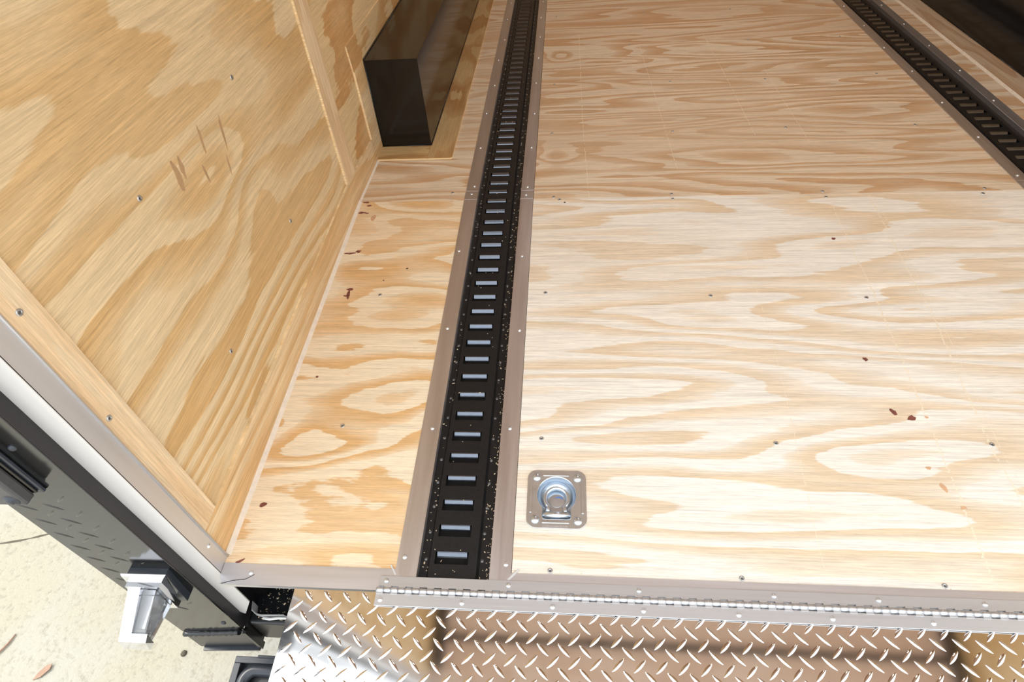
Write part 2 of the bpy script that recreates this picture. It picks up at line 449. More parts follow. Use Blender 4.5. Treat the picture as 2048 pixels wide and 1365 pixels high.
MB().prism([(-1.0765, fl(-1.0765) - .01), (0, -.01), (.2435, -.01), (.2435, rail_top(.2435)), (-.0505, rail_top(-.0505)), (-1.0765, rail_top(-1.0765))], YZ, -.012, 0, 0, 1).build('bottom_rail', [M['rail'], M['edge']], wall)
MB().prism([(-1.0765, rail_top(-1.0765) + .0006), (-1.028, rail_top(-1.028) + .0006), (-1.028, H), (-1.0765, H)], YZ, -.012, 0, 0, 1).build('stile', [M['stile'], M['edge']], wall)
MB().prism([(-.052, rail_top(-.052) + .0006), (.029, rail_top(.029) + .0006), (.029, H), (-.052, H)], YZ, -.012, 0, 0, 1).build('stile', [M['stile'], M['edge']], wall)
# caulk bead in the corner
m = MB(); m.prism([(0, 0), (.0075, 0), (0, .0075)], lambda u, v, t: (u, t, v), S(-1.0735), 0); o = m.build('caulk_bead', M['caulk'], wall); o.rotation_euler = NEAR
MB().prism([(0, 0), (.005, 0), (0, .005)], lambda u, v, t: (u, t, v), 0, .2435).build('caulk_bead', M['caulk'], wall)
# wall marks and screws
for i, (y, z, ry, rz, rot) in enumerate([(-.690, .488, .008, .032, -.12), (-.672, .494, .006, .020, -.2), (-.590, .503, .005, .024, -.2), (-.522, .478, .004, .034, -.25), (-.545, .43, .003, .02, -.2), (-.62, .455, .004, .018, 0)]):
    blob('stain', y, z, ry, rz, M['smear'], wall, rot, 'wall', seed=i)
RX = (0, math.pi / 2, 0)
for y, z, x in [(-.791, .5115, -.0056), (-.420, .539, -.0056), (-.412, .2134, -.0056), (-.7896, .1802, -.0056), (-1.0552, .529, .0004), (-1.0621, .338, .0004), (.25, .62, -.0056)]:
    inst('screw', ME_FLAT, wall, (x, y, z), RX)

# ---- right wall, front wall, ceiling
wr = tag(empty('wall_right'), 'plywood-lined right wall of the trailer, mostly out of frame', 'wall', kind='structure')
MB().box(WID + .006, WID + .06, -1.06, 4.2, -.30, H).build('wall_core', M['dark'], wr)
MB().prism([(-1.0765, -.0658), (0, 0), (0, H), (-1.0765, H)], YZ, WID, WID + .006).build('wall_panel', M['wall_a'], wr)
MB().box(WID, WID + .006, .0015, 2.44, 0, H).build('wall_panel', M['wall_b'], wr)
MB().box(WID, WID + .006, 2.4415, 4.2, 0, H).build('wall_panel', M['wall_a'], wr)
tag(MB().box(-.06, WID + .06, 4.2, 4.26, -.1, H).build('wall_front', M['wall_a']), 'plywood front wall of the trailer', 'wall', kind='structure')
ceil = tag(MB().box(-.06, WID + .06, -1.10, 4.26, H, H + .06).build('ceiling', M['ceil']), 'brown plywood ceiling of the trailer, above the picture', 'ceiling', kind='structure')
MB().box(-.06, WID + .06, -1.131, -1.09, H - .01, H + .10).build('rear_header', M['alu_rear'], ceil)
MB().box(0, WID, -.905, -.870, H - .006, H - .0005).build('roof_bow', M['black_jamb'], ceil)
for xx in ((0, .05), (WID - .05, WID)): MB().box(xx[0], xx[1], -1.03, 4.2, H - .04, H - .0005).build('cove_trim', M['black_jamb'], ceil)

# unseen fill lights added under the ceiling to brighten the floor further in
k = NT('fill_glow'); k.b.inputs['Emission Color'].default_value = (1, .96, .9, 1); k.b.inputs['Emission Strength'].default_value = 2.0
M['fill_diffuser'] = k.m
for i, yy in enumerate((1.15, 2.7)):
    t = tag(empty('fill_light', (WID / 2, yy, H)), ['added unseen fill light above the middle of the trailer floor', 'added unseen fill light near the front of the trailer'][i], 'light')
    MB().box(-.24, .24, -.06, .06, -.030, -.001, .006, 2).build('fill_housing', M['alu'], t)
    MB().box(-.22, .22, -.05, .05, -.036, -.030, .002).build('fill_diffuser', M['fill_diffuser'], t)
    ld = bpy.data.lights.new('fill_lamp', 'AREA'); ld.shape = 'RECTANGLE'; ld.size = .44; ld.size_y = .10; ld.energy = 2.4; ld.color = (1, .95, .88)
    lo = bpy.data.objects.new('fill_lamp', ld); lo.location = (0, 0, -.038); link(lo, t)

# ================================================================ THINGS ON THE FLOOR
RXAL = Matrix.Rotation(AL, 4, 'X')
JT = .045      # where the trims are joined, just in front of the bend

# ---- aluminium edge trims along the two tracks
def edge_trim(xa, xb, label, screws_near, screws_far, sx):
    """xa..xb: flange on the plywood, with a lip going down into the track recess"""
    t = tag(empty('edge_trim'), label, 'metal trim', 'aluminium trims along the floor tracks')
    nf = Frame(t, RXAL)
    lip = xb if sx > 0 else xa
    la, lb = (xb - .0015, xb) if sx > 0 else (xa, xa + .0015)
    m = MB(); m.box(xa, xb, S(-1.126), -.0002, .0002, .0016, .0004); m.box(la, lb, S(-1.126), -.0002, -.014, .0012)
    m.build('rear_length', M['alu'], nf)
    m = MB(); m.box(xa, xb, .0002, JT, .0002, .0016, .0004); m.box(la, lb, .0002, JT, -.014, .0012); m.build('joint_piece', M['alu'], t)
    m = MB(); m.box(xa, xb, JT + .001, 4.2, .0002, .0016, .0004); m.box(la, lb, JT + .001, 4.2, -.014, .0012); m.build('front_length', M['alu'], t)
    for x, y in screws_near: inst('screw', ME_SCREW, nf, (x, S(y), .0014))
    for x, y in screws_far: inst('screw', ME_SCREW, t, (x, y, .0014))
    return t
edge_trim(.3207, .3600, 'aluminium edge strip between the narrow left plywood and the left slotted track',
          [(.3335, -1.0665), (.3435, -.7965), (.3382, -.5153), (.3326, -.2322)],
          [(.3395, .0305), (.3438, .0729), (.338, .3148), (.3341, .5735), (.343, .82), (.338, 1.08), (.347, 1.32), (.34, 1.60), (.343, 1.85)], 1)
edge_trim(.4887, .5271, 'aluminium edge strip between the left slotted track and the wide middle plywood',
          [(.517, -1.0733), (.5069, -.7935), (.5129, -.5214), (.5061, -.2552)],
          [(.5049, .0202), (.5074, .0639), (.5099, .3092), (.5108, .5614), (.5071, .83), (.5089, 1.0875), (.508, 1.3372), (.505, 1.6025), (.5084, 1.8485)], -1)
edge_trim(1.8831, 1.9226, 'aluminium edge strip between the wide middle plywood and the right slotted track',
          [(1.90, -1.07), (1.903, -.80), (1.90, -.52), (1.904, -.24)],
          [(1.9006, .0733), (1.9, .03), (1.9022, .3027), (1.9007, .5495), (1.9087, .8182), (1.8952, 1.056), (1.9051, 1.3109), (1.9056, 1.5725), (1.9, 1.83)], 1)
edge_trim(2.0525, 2.0871, 'aluminium edge strip between the right slotted track and the right wheel box',
          [(2.07, -1.07), (2.066, -.80), (2.07, -.52), (2.066, -.24)],
          [(2.068, .0733), (2.067, .03), (2.068, .3027), (2.0665, .5526), (2.0723, .8075), (2.0668, 1.0586), (2.0678, 1.3088), (2.0671, 1.5632), (2.067, 1.82)], -1)

# ---- aluminium trim along the rear edge of the floor
rt = tag(empty('rear_edge_trim'), 'aluminium strip capping the rear edge of the plywood floor', 'metal trim')
nf = Frame(rt, RXAL)
m = MB()
ya, yb = S(-1.1262), S(-1.0887)
m.prism([(.0030, yb), (.3207, yb), (.3600, yb - .037), (.3600, ya), (.012, ya), (.0030, ya + .012)], XY, .0003, .0020)
m.prism([(.4887, yb - .037), (.5271, yb), (1.8831, yb), (1.9226, yb - .037), (1.9226, ya), (.4887, ya)], XY, .0003, .0020)
m.prism([(2.0525, yb - .037), (2.0871, yb), (WID - .003, yb), (WID - .003, ya), (2.0525, ya)], XY, .0003, .0020)
m.box(.006, .36, ya, ya + .002, -.010, .0018); m.box(.4887, 1.9226, ya, ya + .002, -.010, .0018)
m.build('strip', M['alu_x'], nf)
inst('screw', ME_SCREW, nf, (.0582, S(-1.1049), .0018))
# torn line near the corner and bright mitre scratches
m = MB(); pts = [(.010, -1.1255), (.03, -1.1195), (.052, -1.1165), (.066, -1.108)]
for i in range(3):
    (a, b), (c, d) = pts[i], pts[i + 1]
    m.prism([(a, S(b) - .0006), (c, S(d) - .0005), (c, S(d) + .0005), (a, S(b) + .0006)], XY, .0019, .0023)
m.build('torn_line', M['dark'], nf)
m = MB()
for cx_, cy_, a, L in [(.317, -1.0905, -.95, .020), (.531, -1.0915, .80, .026)]:
    dx, dy = math.cos(a) * L / 2, math.sin(a) * L / 2; nx, ny = -dy * .12, dx * .12
    m.prism([(cx_ - dx - nx, S(cy_) - dy - ny), (cx_ + dx - nx, S(cy_) + dy - ny), (cx_ + dx + nx, S(cy_) + dy + ny), (cx_ - dx + nx, S(cy_) - dy + ny)], XY, .0018, .0026)
m.build('scratch', M['scrap'], nf)

# ---- slotted E-tracks
HF, HC = -.0135, -.0060       # flange and raised centre, below the floor level
P = .0508
def e_track(xa, xb, ca, cb, sa, sb, s0, label):
    t = tag(empty('e_track'), label, 'tie-down track', 'black slotted floor tracks')
    lw = (sb - sa) - .006
    lm = MB()
    prof = [(.0004, HC), (-.0020, HC - .0004), (-.0070, HC - .0042), (-.0088, HC - .0066), (-.0080, HC - .0072), (-.0060, HC - .0052), (-.0018, HC - .0018), (.0004, HC - .0014)]
    lm.prism(prof, lambda u, v, w: (w, u, v), -lw / 2, lw / 2)
    lme = lm.mesh('slot_lip', M['lip'])
    def section(a, b, parent, slots):
        m = MB()
        m.box(xa - .002, ca, a, b, HF - .003, HF); m.box(cb, xb + .002, a, b, HF - .003, HF)   # base flanges
        m.box(ca, cb, a, b, HF - .008, HF - .003, mi=1)
        step = .004
        def slab(x0, x1, y0, y1): m.box(x0, x1, y0, y1, HC - .002, HC)
        edges = [a] + [e for s in slots for e in (s - .0225, s)] + [b]
        for i in range(0, len(edges), 2): slab(sa, sb, edges[i], edges[i + 1])
        slab(ca, sa, a, b); slab(sb, cb, a, b)
        for x, d in ((ca, -1), (cb, 1)):                                        # sloping shoulders
            m.prism([(x, HC), (x + d * step, HF), (x, HF)], lambda u, v, w: (u, w, v), a, b)
        sec = m.build('track_section', [M['black_steel'], M['grit']], parent)
        mm = MB()
        for s in slots:
            for x in (ca - .009, cb + .008):
                mm.lathe([(0, .0016), (.002, .0014), (.0032, .0006), (.0034, 0)], (x, s - .012, HF), 8)
        r = mm.build('rivets', M['rivet'], parent); r['kind'] = 'stuff'
        for s in slots:
            o = bpy.data.objects.new('slot_lip', lme); COL.objects.link(o); o.parent = sec
            o.location = ((sa + sb) / 2, s, 0)
        return sec
    ks = [s0 + P * k for k in range(-3, 110)]
    bend = -.0125
    nearS = [s for s in ks if s - .0225 > S(-1.12) and s < bend - .004]
    farS = [s for s in ks if s - .0225 > bend + .002 and s < 2.75]
    section(S(-1.1245), bend, Frame(t, RXAL), nearS)
    section(bend, 4.2, t, farS)
    return t
e_track(.3600, .4887, .3785, .4640, .3870, .4475, -1.0539, 'black steel slotted floor track on the left, with bright slot lips')
e_track(1.9226, 2.0525, 1.9435, 2.0290, 1.9570, 2.0175, -1.0539 + .64 * P, 'black steel slotted floor track on the right, with dark slot lips')

# ---- wheel boxes and their plywood skirting strips
def wheel_box(x0, x1, face, label):
    t = tag(empty('wheel_box', (0, 0, 0)), label, 'wheel box', 'black wheel boxes along the side walls')
    y0, y1, zt = .3330, 2.32, .2900
    lo = .0065
    MB().box(x0 + .0005, x1 - .0005, y0, y0 + .004, lo, zt - .002, .0008).build('rear_panel', M['black_box'], t)
    fx = (x1 - .004, x1) if face > 0 else (x0, x0 + .004)
    MB().box(fx[0], fx[1], y0 + .0005, y1, lo, zt - .002, .0008).build('side_panel', M['black_box'], t)
    MB().box(x0 + .0005, x1 - .0002, y0 - .0006, y1, zt - .004, zt, .001).build('top_panel', M['black_box'], t)
    MB().box(x0 + .0005, x1 - .0005, y1 - .004, y1, lo, zt - .002, .0008).build('front_panel', M['black_box'], t)
    fxm = x1 if face > 0 else x0
    wx = x0 if face > 0 else x1
    d = .0022
    m = MB()
    m.tube([(x0 + .001, y0, lo + .001), (x1 - .001, y0, lo + .001)], d, 6)
    m.tube([(fxm, y0, lo + .001), (fxm, y1, lo + .001)], d, 6)
    m.tube([(wx + face * .0015, y0, lo), (wx + face * .0015, y0, zt)], d, 6)
    m.tube([(wx + face * .0015, y0, zt), (wx + face * .0015, y1, zt)], d, 6)
    m.build('sealant_bead', M['black_bead'], t)
    return t
wheel_box(0.0, .1685, 1, 'glossy black wheel box with a vertical end panel against the left wall')
wheel_box(2.2441, WID - .001, -1, 'dark wheel box in the top right corner of the picture')
G = 'plywood skirting strips around the wheel boxes'
tag(MB().prism([(.0, .2450), (.1680, .2450), (.1680, .3325), (.0, .3325)], XY, .0004, .0065, 0, 1).build('skirting_strip', [M['strip_x'], M['edge']]),
    'short plywood strip on the floor in front of the left wheel box', 'wood strip', G)
tag(MB().prism([(.1690, .2450), (.2455, .2450), (.2505, .2490), (.2480, 2.40), (.1690, 2.40)], XY, .0004, .0065, 0, 1).build('skirting_strip', [M['strip'], M['edge']]),
    'long plywood strip on the floor along the side of the left wheel box', 'wood strip', G)
tag(MB().prism([(.2440, .0065), (.3325, .0065), (.3325, .2925), (.2330, .2925)], YZ, -.006, .0, 0, 1).build('skirting_strip', [M['rail'], M['edge']]),
    'upright plywood strip on the left wall beside the wheel box end', 'wood strip', G)
tag(MB().prism([(.2320, .2932), (2.40, .2932), (2.40, .3710), (.2200, .3710)], YZ, -.006, -.0015, 0, 1).build('skirting_strip', [M['wall_b'], M['edge']]),
    'long plywood strip on the left wall above the wheel box', 'wood strip', G)
tag(MB().prism([(2.1560, .2450), (2.2436, .2450), (2.2436, 2.40), (2.1560, 2.40)], XY, .0004, .0065, 0, 1).build('skirting_strip', [M['strip_r'], M['edge']]),
    'long plywood strip on the floor between the right track and the right wheel box', 'wood strip', G)
m = MB(); m.prism([(2.1490, .0002), (2.1562, .0002), (2.1562, .0066)], lambda u, v, w: (u, w, v), .245, 2.40)
tag(m.build('caulk_line', M['caulk']), 'white caulk line along the plywood strip on the right', 'caulk')

# ---- recessed tie-down ring
ring = tag(empty('recessed_tie_down', rot=NEAR), 'zinc recessed tie-down ring on a square plate in the rear plywood', 'tie-down ring')
cx, cy = .6050, S(-.9470)
hw, hh = .0560, .0590
def rrect(hw, hh, r, n=6):
    out = []
    for sx, sy, a0 in ((1, 1, 0), (-1, 1, 90), (-1, -1, 180), (1, -1, 270)):
        for i in range(n + 1):
            a = math.radians(a0 + 90 * i / n); out.append((sx * (hw - r) + r * math.cos(a), sy * (hh - r) + r * math.sin(a)))
    return out
# keyhole outline of the cup (relative to plate centre): round part + rectangular foot
def keyhole(rad, cyo, fw, fb, r=.006, n=40):
    a0 = math.asin(fw / rad); out = []
    for i in range(n + 1):
        a = -math.pi / 2 + a0 + (2 * math.pi - 2 * a0) * i / n
        out.append((rad * math.cos(a), cyo + rad * math.sin(a)))
    for i in range(7):
        a = math.pi + (math.pi / 2) * i / 6; out.append((-fw + r + r * math.cos(a), fb + r + r * math.sin(a)))
    for i in range(7):
        a = -math.pi / 2 + (math.pi / 2) * i / 6; out.append((fw - r + r * math.cos(a), fb + r + r * math.sin(a)))
    return out
rad, cyo, fw, fb = .0375, .0080, .0270, -.0415
K = keyhole(rad, cyo, fw, fb)
def radial(outer, inner_n, fn):
    pass
m = MB()
N = len(K)
def outer_pt(u, v):                                   # point of the rounded-square rim in the same direction
    best = None; a = math.atan2(v, u)
    for (p, q), (p2, q2) in zip(RR, RR[1:] + RR[:1]):
        d = math.cos(a) * (q2 - q) - math.sin(a) * (p2 - p)
        if abs(d) < 1e-12: continue
        t = (p * (q2 - q) - q * (p2 - p)) / d
        s_ = (p * math.sin(a) - q * math.cos(a)) / d
        if t > 0 and -1e-6 <= s_ <= 1 + 1e-6: best = (t * math.cos(a), t * math.sin(a))
    return best or (u * 1.4, v * 1.4)
RR = rrect(hw, hh, .018, 8)
# resample: directions of both outlines
angs = sorted(set([round(math.atan2(v, u), 5) for u, v in K] + [round(math.atan2(v, u), 5) for u, v in RR]))
def cast(poly, a):
    best = 1e9
    for (p, q), (p2, q2) in zip(poly, poly[1:] + poly[:1]):
        ex, ey = p2 - p, q2 - q; d = math.cos(a) * ey - math.sin(a) * ex
        if abs(d) < 1e-12: continue
        t = (p * ey - q * ex) / d; s_ = (p * math.sin(a) - q * math.cos(a)) / d
        if t > 0 and -1e-4 <= s_ <= 1 + 1e-4 and t < best: best = t
    return (best * math.cos(a), best * math.sin(a))
top, hp = .0026, .0002
O = [cast(RR, a) for a in angs]; I = [cast(K, a) for a in angs]
bmv = m.bm
def ringv(pts, z, k=1.0): return [bmv.verts.new((u * k, v * k, z)) for u, v in pts]
r0 = ringv(O, hp); r1 = ringv(O, top - .0006, .999); r2 = ringv(O, top, .985); r3 = ringv(I, top, 1.0)
for A, B in ((r0, r1), (r1, r2), (r2, r3)):
    for i in range(len(A)):
        j = (i + 1) % len(A); bmv.faces.new([A[i], A[j], B[j], B[i]])
m.build('plate', M['pan_flat'], ring, (cx, cy, 0))
m = MB(); bmv = m.bm
c1 = ringv(I, top, 1.012); c2 = ringv(I, top + .0006, 1.0); c3 = ringv(I, top - .002, .975); c4 = ringv(I, -.010, .90); c5 = ringv(I, -.0155, .80); c6 = ringv(I, -.0160, .60)
for A, B in ((c1, c2), (c2, c3), (c3, c4), (c4, c5), (c5, c6)):
    for i in range(len(A)):
        j = (i + 1) % len(A); f = bmv.faces.new([A[i], A[j], B[j], B[i]]); f.smooth = True
f = bmv.faces.new(c6)
m.build('cup', M['pan'], ring, (cx, cy, 0))
# ring lying in the cup
m = MB(); path = []
for i in range(25):
    a = math.radians(-50 + 280 * i / 24); path.append((.0225 * math.cos(a), .004 + .0225 * math.sin(a), -.0085))
path = [(.0175, -.028, -.004)] + path + [(-.0175, -.028, -.004)]
m.tube(path, .0042, 10); m.build('ring', M['pan'], ring, (cx, cy, 0))
m = MB(); m.tube([(-.0215, -.0315, -.0012), (.0215, -.0315, -.0012)], .0066, 14); m.tube([(-.0262, -.0315, -.0012), (.0262, -.0315, -.0012)], .0040, 10)
m.build('ring_bar', M['pan'], ring, (cx, cy, 0))
m = MB(); m.lathe([(0, -.0148), (.014, -.0148), (.0165, -.0154)], (0, .006, 0), 24); m.build('cup_boss', M['pan'], ring, (cx, cy, 0))
blobm = MB(); blobm.prism([(-.004, .010), (.003, .0125), (.010, .0115), (.013, .007), (.011, .006), (.006, .009), (0, .0085)], XY, -.0150, -.0146); blobm.build('blue_mark', paint('blue_ink', (96, 128, 178), .5), ring, (cx, cy, 0))
for u, v in ((-.0385, .0435), (.0395, .0425), (-.0395, -.0425), (.0395, -.0435)):
    inst('rivet', ME_RIVET, ring, (cx + u, cy + v, top - .0003))
for u0, u1, v0, v1 in ((-.027, .024, .0455, .0505), (-.027, .024, -.0500, -.0455), (-.0515, -.0460, -.030, .024), (.0460, .0515, -.030, .024)):
    MB().box(u0, u1, v0, v1, top - .001, top + .0018, .0016, 3).build('rib', M['pan_flat'], ring, (cx, cy, 0))
m = MB(); rr = random.Random(4)
for j in range(2):
    x = -.0255
    while x < .020:
        w = .0007 + .0013 * rr.random(); m.box(x, x + w, -.0545 - j * .0026 , -.0526 - j * .0026, top - .0002, top + .0003); x += w + .0006
st = m.build('stamped_marks', M['zinc'], ring, (cx, cy, 0)); st['kind'] = 'stuff'

# ---- continuous hinge
FA = math.radians(4.2)
HY = S(-1.1257)
hg = tag(empty('continuous_hinge'), 'long aluminium piano hinge between the floor edge and the tread plate', 'hinge')
nf = Frame(hg, RXAL)
X0, X1 = .2950, WID - .2950
MB().box(X0 + .002, X1, S(-1.1195), S(-1.1020), .0022, .0048, .0004).build('upper_leaf', M['hinge'], nf)
HFm = Matrix.Translation(Vector((0, HY * CA, HY * SA))) @ Matrix.Rotation(FA, 4, 'X')
lf = Frame(hg, HFm)
MB().box(X0, X1, -.0258, -.0055, .0024, .0050, .0004).build('lower_leaf', M['hinge'], lf)
kw = .01263; n = int((X1 - X0) / kw)
m = MB(); m.tube([(.0003, 0, .0032), (kw - .0003, 0, .0032)], .0046, 14); m.box(.0003, kw - .0003, -.0008, .0070, .0022, .0046); kn_a = m.mesh('knuckle', M['hinge'])
m = MB(); m.tube([(.0003, 0, .0032), (kw - .0003, 0, .0032)], .0046, 14); m.box(.0003, kw - .0003, -.0070, .0008, .0022, .0046); kn_b = m.mesh('knuckle', M['hinge'])
for i in range(n):
    inst('knuckle', kn_b if i % 2 == 0 else kn_a, nf, (X0 + i * kw, HY, .0016))
m = MB(); m.tube([(X0, 0, 0), (X1, 0, 0)], .0043, 12); m.build('pin', M['hinge'], nf, (0, HY, .0048))
xs = [.3094, .5239, .745, .965, 1.1296, 1.2922, 1.50, 1.72, 1.93, 2.10]
for x in xs: inst('screw', ME_SCREW, nf, (x, S(-1.1105), .0046), (0, 0, x))
for x in [.3046, .4466, .600, .750, .9026, 1.0491, 1.2021, 1.36, 1.52, 1.68, 1.84, 2.0, 2.1]: inst('screw', ME_SCREW, lf, (x, -.0163, .0048), (0, 0, x))

# ---- diamond tread flap
FLm = Matrix.Translation(Vector((0, -1.1285, -.069))) @ Matrix.Rotation(FA, 4, 'X')
flap = empty('ramp_flap', (0, -1.1285, -.069), (FA, 0, 0))
tag(flap, 'shiny aluminium diamond tread plate flap hinged to the rear of the floor', 'tread plate')
FX0, FX1, FL = .1465, WID - .1465, .36
MB().box(FX0, FX1, -FL, 0, -.0022, .0002, .0003).build('plate', M['plate'], flap)
def tread_mesh(L, w, h, mat, name='tread'):
    m = MB(); b = m.bm; n = 10; rows = []
    for i in range(n + 1):
        t = i / n; x = (t - .5) * L; q = math.sin(math.pi * t) ** .75
        ww = w * q; hh = h * min(1, q * 1.15)
        if i in (0, n): rows.append([b.verts.new((x, 0, 0))])
        else: rows.append([b.verts.new((x, -ww, 0)), b.verts.new((x, -ww * .45, hh * .85)), b.verts.new((x, 0, hh)), b.verts.new((x, ww * .45, hh * .85)), b.verts.new((x, ww, 0))])
    for A, B in zip(rows, rows[1:]):
        if len(A) == 1:
            for k in range(4): b.faces.new([A[0], B[k + 1], B[k]])
        elif len(B) == 1:
            for k in range(4): b.faces.new([A[k], A[k + 1], B[0]])
        else:
            for k in range(4): b.faces.new([A[k], A[k + 1], B[k + 1], B[k]])
    for f in b.faces: f.smooth = True
    return m.mesh(name, mat)
TM = tread_mesh(.0285, .0034, .0016, M['plate'])
PX, PY = .0341, .0340
cells = []
for j in range(11):
    for i in range(-1, 64):
        cells.append((.1753 + PX * i, -.0096 - PY * j, -math.pi / 4))
        cells.append((.1585 + PX * i, -.0273 - PY * j, math.pi / 4))
cells = [c for c in cells if FX0 + .006 < c[0] < FX1 - .006 and -FL + .01 < c[1] < -.004]
def shown(c): return c[0] < 1.36 and c[1] > -.132 - .01 * (c[0] < .6)
vis = [c for c in cells if shown(c)]; rest = [c for c in cells if not shown(c)]
for x, y, a in vis: inst('tread', TM, flap, (x, y, .0001), (0, 0, a))
m = MB()
for x, y, a in rest:
    b = bmesh.new(); b.from_mesh(TM); m.merge(b, 0, Matrix.Translation(Vector((x, y, .0001))) @ Matrix.Rotation(a, 4, 'Z'))
o = m.build('far_treads', M['plate'], flap); o['kind'] = 'stuff'

# ================================================================ REAR FRAME
# ---- aluminium corner trim of the left door opening
ct = tag(empty('corner_trim'), 'tall aluminium angle trim on the rear edge of the left wall', 'metal trim')
m = MB()
m.box(-.002, .0018, -1.108, -1.0762, -.080, H, .0004); m.build('inner_flange', M['alu_z'], ct)
m = MB(); m.tube([(.0022, -1.0762, -.0655), (.0022, -1.0762, H)], .0022, 8); m.build('rolled_edge', M['alu_z'], ct)
m = MB()
m.prism([(-.0412, -.262), (-.034, -.272), (.0018, -.203), (.0018, H), (-.0412, H)], XZ, -1.1085, -1.1065); m.build('rear_flange', M['alu_rear'], ct)
inst('screw', ME_SCREW, ct, (.0018, -1.0883, .0017), RX)
inst('screw', ME_SCREW, ct, (.0018, -1.0883, .62), RX)

# ---- black corner post
pt = tag(empty('corner_post', (-.115, -1.1, -.33)), 'black steel rear corner post faced with black diamond plate', 'post')
pm = Frame(pt, Matrix.Translation(Vector((.115, 1.1, .33))))
MB().box(-.1880, -.0412, -1.1295, -1.03, -.300, H, .0015).build('post_tube', M['black_jamb'], pm)
MB().prism([(-.1880, -.330), (-.0412, -.304), (-.0412, H), (-.1960, H)], XZ, -1.1312, -1.1297).build('face_plate', M['black_gloss'], pm)
TB = tread_mesh(.0330, .0028, .0012, M['black_gloss'])
for j in range(-7, 22):
    for i in (0, 1):
        z1 = .1256 + .0443 * j - i * .0044 - .0443 * 0; x1 = -.1205 - .0440 * i
        z2 = .149 + .0443 * j; x2 = -.138 + .0450 * i - (.047 if i == 0 and False else 0)
        for (x, z, a) in ((x1, z1, .64), (x2 - .0455 * i * 2 * 0, z2, -.72)):
            if not (-.183 < x < -.085 and -.29 < z < 1.1): continue
            if x > -.19 and .25 < z < .58: continue
            if -.145 < x < -.04 and -.125 < z < .016: continue
            inst('tread', TB, pm, (x, -1.1311, z), (math.pi / 2, a, 0))
inst('screw', dome_screw(.0055, .003, 'bolt_head', 'rubber'), pm, (-.068, -1.1312, -.262), (math.pi / 2, 0, 0))
# lower end plate with weld bead
MB().prism([(-.190, -.338), (-.043, -.306), (-.043, -.402), (-.190, -.424)], XZ, -1.1325, -1.1260).build('end_plate', M['black_sat'], pm)
MB().prism([(-.183, -.4245), (-.043, -.4020), (-.043, -.4080), (-.183, -.4305)], XZ, -1.1400, -1.1260).build('end_plate_lip', M['rubber'], pm)
MB().prism([(-.0430, -.304), (-.0362, -.304), (-.0362, -.404), (-.0430, -.404)], XZ, -1.1370, -1.1230).build('end_plate_edge', M['black_bead'], pm)
path = []; rads = []
for i in range(23):
    t = i / 22; path.append((-.186 + .134 * t, -1.1335, -.3370 + .0285 * t + .0012 * math.sin(i * 2.1))); rads.append(.0060 + .0010 * math.sin(i * 2.7))
m = MB(); m.tube(path, rads, 8); m.build('weld_bead', M['black_sat'], pm)

# ---- rear sill
sl = tag(MB().box(-.0360, WID + .036, -1.1180, -1.0200, -.392, -.297, .006, 3).build('rear_sill', M['black_sat']), 'black steel cross tube below the rear edge of the floor', 'sill')
tag(MB().box(-.0412, -.0360, -1.1240, -1.0200, -.392, -.298).build('sill_end', M['black_jamb']), 'black weld seam plate where the sill meets the left post', 'bracket')

# ---- torn aluminium tab and white wire on the sill
m = MB(); z0 = -.2955
pts = [(-.026, -1.086), (-.021, -1.1035), (-.008, -1.1060), (.040, -1.1040), (.062, -1.1095), (.085, -1.120)]
for i in range(len(pts) - 1):
    (a, b), (c, d) = pts[i], pts[i + 1]
    m.prism([(a, b), (c, d), (c + .0008, d + .0012), (a + .0008, b + .0012)], XY, z0, z0 + (.030 if i < 1 else .012 if i < 3 else .007))
tb = tag(empty('metal_scrap', (0, -1.10, -.297)), 'bent bare aluminium scrap lying on the black sill', 'scrap')
m.build('bent_strip', M['scrap'], Frame(tb, Matrix.Translation(Vector((0, 1.10, .297)))))
m = MB(); m.tube([(-.004, -1.109, z0 + .003), (.012, -1.1105, z0 + .004), (.03, -1.1085, z0 + .006), (.048, -1.108, z0 + .006), (.064, -1.113, z0 + .005), (.082, -1.124, z0 + .002)], .0028, 8)
m.build('white_wire', M['wire'], Frame(tb, Matrix.Translation(Vector((0, 1.10, .297)))))

# ---- chrome lamp on the post
lp = tag(empty('post_lamp', (-.09, -1.131, -.05)), 'chrome lamp with a clear lens sticking out of the black corner post', 'lamp')
lm = Frame(lp, Matrix.Translation(Vector((.09, 1.131, .05))))
def loft(m, sections, cap=True, mi=0):
    rings = [[m.bm.verts.new(p) for p in s] for s in sections]
    for A, B in zip(rings, rings[1:]):
        for i in range(len(A)):
            j = (i + 1) % len(A); m.bm.faces.new([A[i], A[j], B[j], B[i]]).material_index = mi
    if cap: m.bm.faces.new(rings[0]); m.bm.faces.new(rings[-1][::-1])
def rect(xa, xb, za, zb, y, sk=.014): return [(xa, y, zb - sk * .15), (xb, y, zb), (xb - sk, y, za), (xa - sk, y, za - sk * .15)]
m = MB(); loft(m, [rect(-.121, -.050, -.108, .004, -1.1312), rect(-.121, -.050, -.108, .004, -1.1440)]); m.build('gasket', M['rubber'], lm)
m = MB(); loft(m, [rect(-.128, -.046, -.062, .010, -1.1440), rect(-.126, -.048, -.066, .008, -1.1475)]); m.build('backing_flange', M['chrome'], lm)
m = MB(); loft(m, [rect(-.119, -.057, -.100, -.004, -1.1475), rect(-.119, -.057, -.100, -.004, -1.1600)]); m.build('flange', M['chrome'], lm)
A0, B0, A1, B1 = -.114, -.062, -.108, -.060
ya_, yb_ = -1.160, -1.224
top0, bot0, top1, bot1 = -.008, -.094, -.034, -.080
